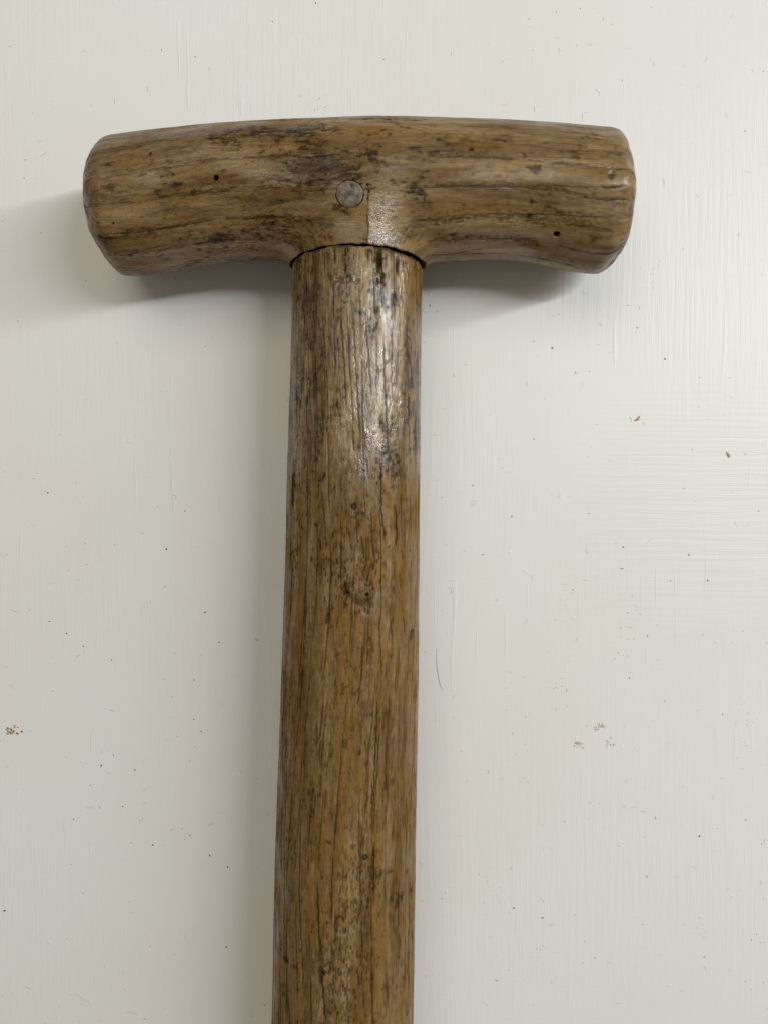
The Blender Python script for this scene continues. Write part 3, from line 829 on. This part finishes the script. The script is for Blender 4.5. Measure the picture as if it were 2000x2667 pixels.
# nails sunk in the shaft
M_NAIL = plain_material('dull_dark_iron', (0.050, 0.037, 0.026), 0.85, 0.0, 0.5)
for (px, py) in ((921, 1320), (950, 2234)):
    s_, t0 = on_shaft(px, py)
    a = t0 / SARC
    i = int(np.argmin(np.abs(ys - s_)))
    base = Vector((scx[i, 0], s_, ZC))
    nrm = Vector((math.sin(a), 0, math.cos(a))); tx = Vector((math.cos(a), 0, -math.sin(a))); ty = Vector((0, 1, 0))
    vs, f = [], []
    prof = [(0.0, -0.20), (0.30, -0.21), (0.52, -0.27), (0.63, -0.38), (0.63, -0.9)]
    na = 20
    for (rad, hgt) in prof:
        for j in range(na):
            q = 2 * math.pi * j / na
            p = base + nrm * (sr0[i, 0] + hgt) + tx * rad * math.cos(q) + ty * rad * math.sin(q)
            vs.append(tuple(p))
    for r_ in range(len(prof) - 1):
        for j in range(na):
            f.append((r_ * na + j, (r_ + 1) * na + j, (r_ + 1) * na + (j + 1) % na, r_ * na + (j + 1) % na))
    mesh_obj('nail', np.array(vs), f, M_NAIL, shaft)

# ------------------------------------------------------------------ dust and bits lying on the paint
def attr_material(name, c0, c1, rough=0.8):
    k = NT(name)
    k.link(k.mix(k.attr('shade'), c0, c1), k.bsdf.inputs['Base Color'])
    k.bsdf.inputs['Roughness'].default_value = rough
    return k.m
M_DUST = attr_material('grey_brown_dust', (0.045, 0.038, 0.028), (0.56, 0.54, 0.49))
M_HAIR = attr_material('dark_hair', (0.03, 0.025, 0.02), (0.5, 0.48, 0.42), 0.5)
M_STRAW = plain_material('dry_straw', (0.40, 0.29, 0.13), 0.6)
M_SMUDGE = plain_material('pale_brown_smudge', (0.46, 0.39, 0.29), 0.8, 0, 0.45, 2500)
M_DIRT = plain_material('brown_crusted_dirt', (0.34, 0.26, 0.155), 0.8, 0, 0.6, 2500)

def speck(vs, fs, sh, x, y, r, asp, ang, shade, hgt=0.5):
    b = len(vs); n = 6
    ca, sa = math.cos(ang), math.sin(ang)
    for j in range(n):
        q = 2 * math.pi * j / n
        rr_ = r * random.uniform(0.65, 1.25)
        u, v = rr_ * asp * math.cos(q), rr_ * math.sin(q)
        vs.append((x + u * ca - v * sa, y + u * sa + v * ca, 0.004)); sh.append(shade)
    vs.append((x, y, 0.004 + r * hgt)); sh.append(shade)
    for j in range(n):
        fs.append((b + j, b + (j + 1) % n, b + n))

def thread(vs, fs, sh, pts, rad, shade):
    b = len(vs)
    n = len(pts)
    for i, (x, y, z) in enumerate(pts):
        p0, p1 = pts[max(0, i - 1)], pts[min(n - 1, i + 1)]
        dx, dy = p1[0] - p0[0], p1[1] - p0[1]
        l = math.hypot(dx, dy) + 1e-9
        nx, ny = -dy / l, dx / l
        tp = rad * (0.45 + 0.55 * math.sin(math.pi * min(0.95, max(0.05, i / (n - 1)))))
        vs += [(x + nx * tp, y + ny * tp, z), (x, y, z + tp * 1.4), (x - nx * tp, y - ny * tp, z)]
        sh += [shade] * 3
    for i in range(n - 1):
        a, c = b + i * 3, b + (i + 1) * 3
        fs += [(a, c, c + 1, a + 1), (a + 1, c + 1, c + 2, a + 2)]

def curl(x, y, ln, bend, ang, n=9):
    pts = []
    for i in range(n):
        pts.append((x, y, 0.006))
        x += ln / n * math.cos(ang); y += ln / n * math.sin(ang)
        ang += bend / n * random.uniform(0.3, 1.7)
    return pts

vs, fs, sh = [], [], []
def rand_xy():
    while True:
        x, y = random.uniform(-150, 150), random.uniform(-190, 175)
        d = 0.35 + 0.35 * (x > 12) + 0.25 * (y < -20)
        if random.random() < d: return x, y
for _ in range(620):
    x, y = rand_xy()
    r = random.choice((0.08, 0.1, 0.12, 0.14, 0.2)) * random.uniform(0.7, 1.2)
    speck(vs, fs, sh, x, y, r, random.uniform(1, 2.0), random.uniform(0, 6.3), min(1, max(0, random.gauss(0.6, 0.25))))
for _ in range(26):     # small clusters of crumbs
    cx, cy = rand_xy()
    for _ in range(random.randint(5, 14)):
        speck(vs, fs, sh, random.gauss(cx, 1.6), random.gauss(cy, 2.2), random.uniform(0.07, 0.14), random.uniform(1, 2), random.uniform(0, 6.3), random.uniform(0.3, 0.8))
for _ in range(230):
    x, y = rand_xy()
    thread(vs, fs, sh, curl(x, y, random.uniform(0.8, 2.8), random.gauss(0, 2.6), random.uniform(0, 6.3)), random.uniform(0.045, 0.07), random.uniform(0.7, 1.0))
dark = [(1731, 935, .30), (1437, 906, .28), (1389, 889, .18), (1332, 1345, .26), (1533, 1337, .16), (1622, 1425, .22), (1780, 1272, .15), (1842, 1512, .22), (1745, 1513, .18), (434, 1430, .28), (482, 1331, .18), (126, 1283, .2), (265, 1994, .28), (297, 1967, .2), (236, 2045, .18), (193, 2134, .2), (174, 1650, .22), (218, 1683, .2), (291, 1719, .2), (13, 2372, .26), (594, 2258, .3), (590, 2467, .22), (399, 2201, .26), (525, 1905, .2), (506, 1873, .18), (228, 1470, .14), (1686, 1656, .2), (1638, 1766, .2), (1941, 2136, .2), (1684, 2283, .18), (1475, 1797, .18), (1833, 2492, .18), (1881, 1860, .16), (1940, 2556, .16), (823, 8, .2), (509, 148, .16), (422, 130, .18), (1510, 22, .16), (1987, 186, .16), (1500, 118, .14), (572, 1673, .16), (58, 1905, .34), (1337, 2365, .26), (1820, 2178, .26), (1706, 2130, .22)]
for (px, py, r) in dark:
    x, y = at(px, py, 0)
    speck(vs, fs, sh, x, y, r, random.uniform(1.0, 1.6), random.uniform(0, 6.3), random.uniform(0, 0.18), 0.7)
for (px, py) in ((1618, 1481), (535, 1595), (1793, 1445), (130, 1619), (352, 2005), (1256, 1445)):
    x, y = at(px, py, 0)
    speck(vs, fs, sh, x, y, 0.16, 3.0, random.uniform(-0.6, 0.6), 0.15, 0.6)
# little hooked bristle hairs set in the paint
for (px, py, ln, bd, an) in ((1240, 1310, 5.0, 7.0, 1.9), (1165, 1530, 3.5, -4.0, 0.1), (455, 1300, 2.8, 4.5, 0.2), (362, 2130, 3, 4, -1.6), (460, 2165, 2.6, 2, 2.2), (105, 410, 3, 0.2, 0.6), (1530, 295, 4, 3, 2.6), (1560, 250, 3, 2, 1.5), (330, 2640, 4, -2, 0.6), (240, 2620, 8, 0.8, 2.3), (1640, 1100, 2, 4, 0), (1560, 850, 2, 5, 0)):
    x, y = at(px, py, 0)
    thread(vs, fs, sh, curl(x, y, ln, bd, an, 16), 0.06, 0.75)
dust = mesh_obj('dust', np.array(vs), fs, M_DUST, smooth=False, attrs={'shade': np.array(sh)})
tag(dust, 'fine dark specks and hair-thin bits scattered over the white paint', 'dust', kind='stuff')

def flake(name, label, cat, px, py, size, asp, ang, mat, n=14, lumps=1, spread=0.0, group=None):
    x0, y0 = at(px, py, 0)
    vs, fs = [], []
    for _ in range(lumps):
        x, y = (x0 + random.gauss(0, spread), y0 + random.gauss(0, spread * 0.8)) if lumps > 1 else (x0, y0)
        sc = size * (random.uniform(0.35, 1.0) if lumps > 1 else 1)
        b = len(vs)
        ca, sa = math.cos(ang), math.sin(ang)
        for ring, (rr_, z) in enumerate(((1.0, 0.003), (0.75, 0.09 * size + 0.01), (0.3, 0.13 * size + 0.012))):
            for j in range(n):
                q = 2 * math.pi * j / n
                k_ = sc * rr_ * (1 + 0.22 * math.sin(3 * q + px) + random.uniform(-0.2, 0.2))
                u, v = k_ * asp * math.cos(q), k_ * math.sin(q)
                vs.append((x + u * ca - v * sa, y + u * sa + v * ca, z * random.uniform(0.7, 1.3)))
        for r_ in range(2):
            for j in range(n):
                fs.append((b + r_ * n + j, b + r_ * n + (j + 1) % n, b + (r_ + 1) * n + (j + 1) % n, b + (r_ + 1) * n + j))
        fs.append(tuple(b + 2 * n + j for j in range(n)))
    o = mesh_obj(name, np.array(vs), fs, mat, smooth=False)
    tag(o, label, cat, group)
    return o
flake('straw_flake', 'tiny straw-coloured flake on the paint right of the shaft', 'flake', 1659, 1091, 0.42, 2.9, 0.75, M_STRAW)
flake('dirt_crumb', 'small bent brown crumb near the right edge of the board', 'crumb', 1895, 1185, 0.45, 2.2, -1.1, M_DIRT)
flake('dirt_stain', 'ochre brown smear of dirt at the left edge of the board', 'dirt', 32, 1903, 0.42, 1.5, -0.5, M_DIRT, 8, 16, 0.95)
flake('dirt_stain', 'patchy cluster of brown dirt marks low to the right of the shaft', 'dirt', 1562, 1890, 0.30, 1.2, 0.4, M_SMUDGE, 8, 22, 0.9)
flake('dirt_stain', 'brown dirt mark left of the brown cluster right of the shaft', 'dirt', 1506, 1936, 0.28, 1.2, 0.9, M_SMUDGE, 8, 18, 0.8)
flake('dirt_stain', 'faint dirt mark lowest in the brown cluster right of the shaft', 'dirt', 1584, 1940, 0.22, 1.4, -0.4, M_SMUDGE, 8, 16, 1.0)
# one dark curved hair beside the shaft
hv, hf, hs = [], [], []
hp = [(1137, 1690), (1136, 1710), (1137, 1735), (1141, 1765), (1147, 1788), (1153, 1800)]
t_ = np.linspace(0, 1, 24)
hx = np.interp(t_, np.linspace(0, 1, 6), [at(p[0], p[1], 0)[0] for p in hp]); hy = np.interp(t_, np.linspace(0, 1, 6), [at(p[0], p[1], 0)[1] for p in hp])
thread(hv, hf, hs, [(a, b, 0.01) for a, b in zip(hx, hy)], 0.075, 0.35)
hair = mesh_obj('hair', np.array(hv), hf, M_HAIR, attrs={'shade': np.array(hs)})
tag(hair, 'short dark curved hair on the paint just right of the shaft', 'hair')
print('bar zmin', zmin, 'verts', len(V), len(SVf))
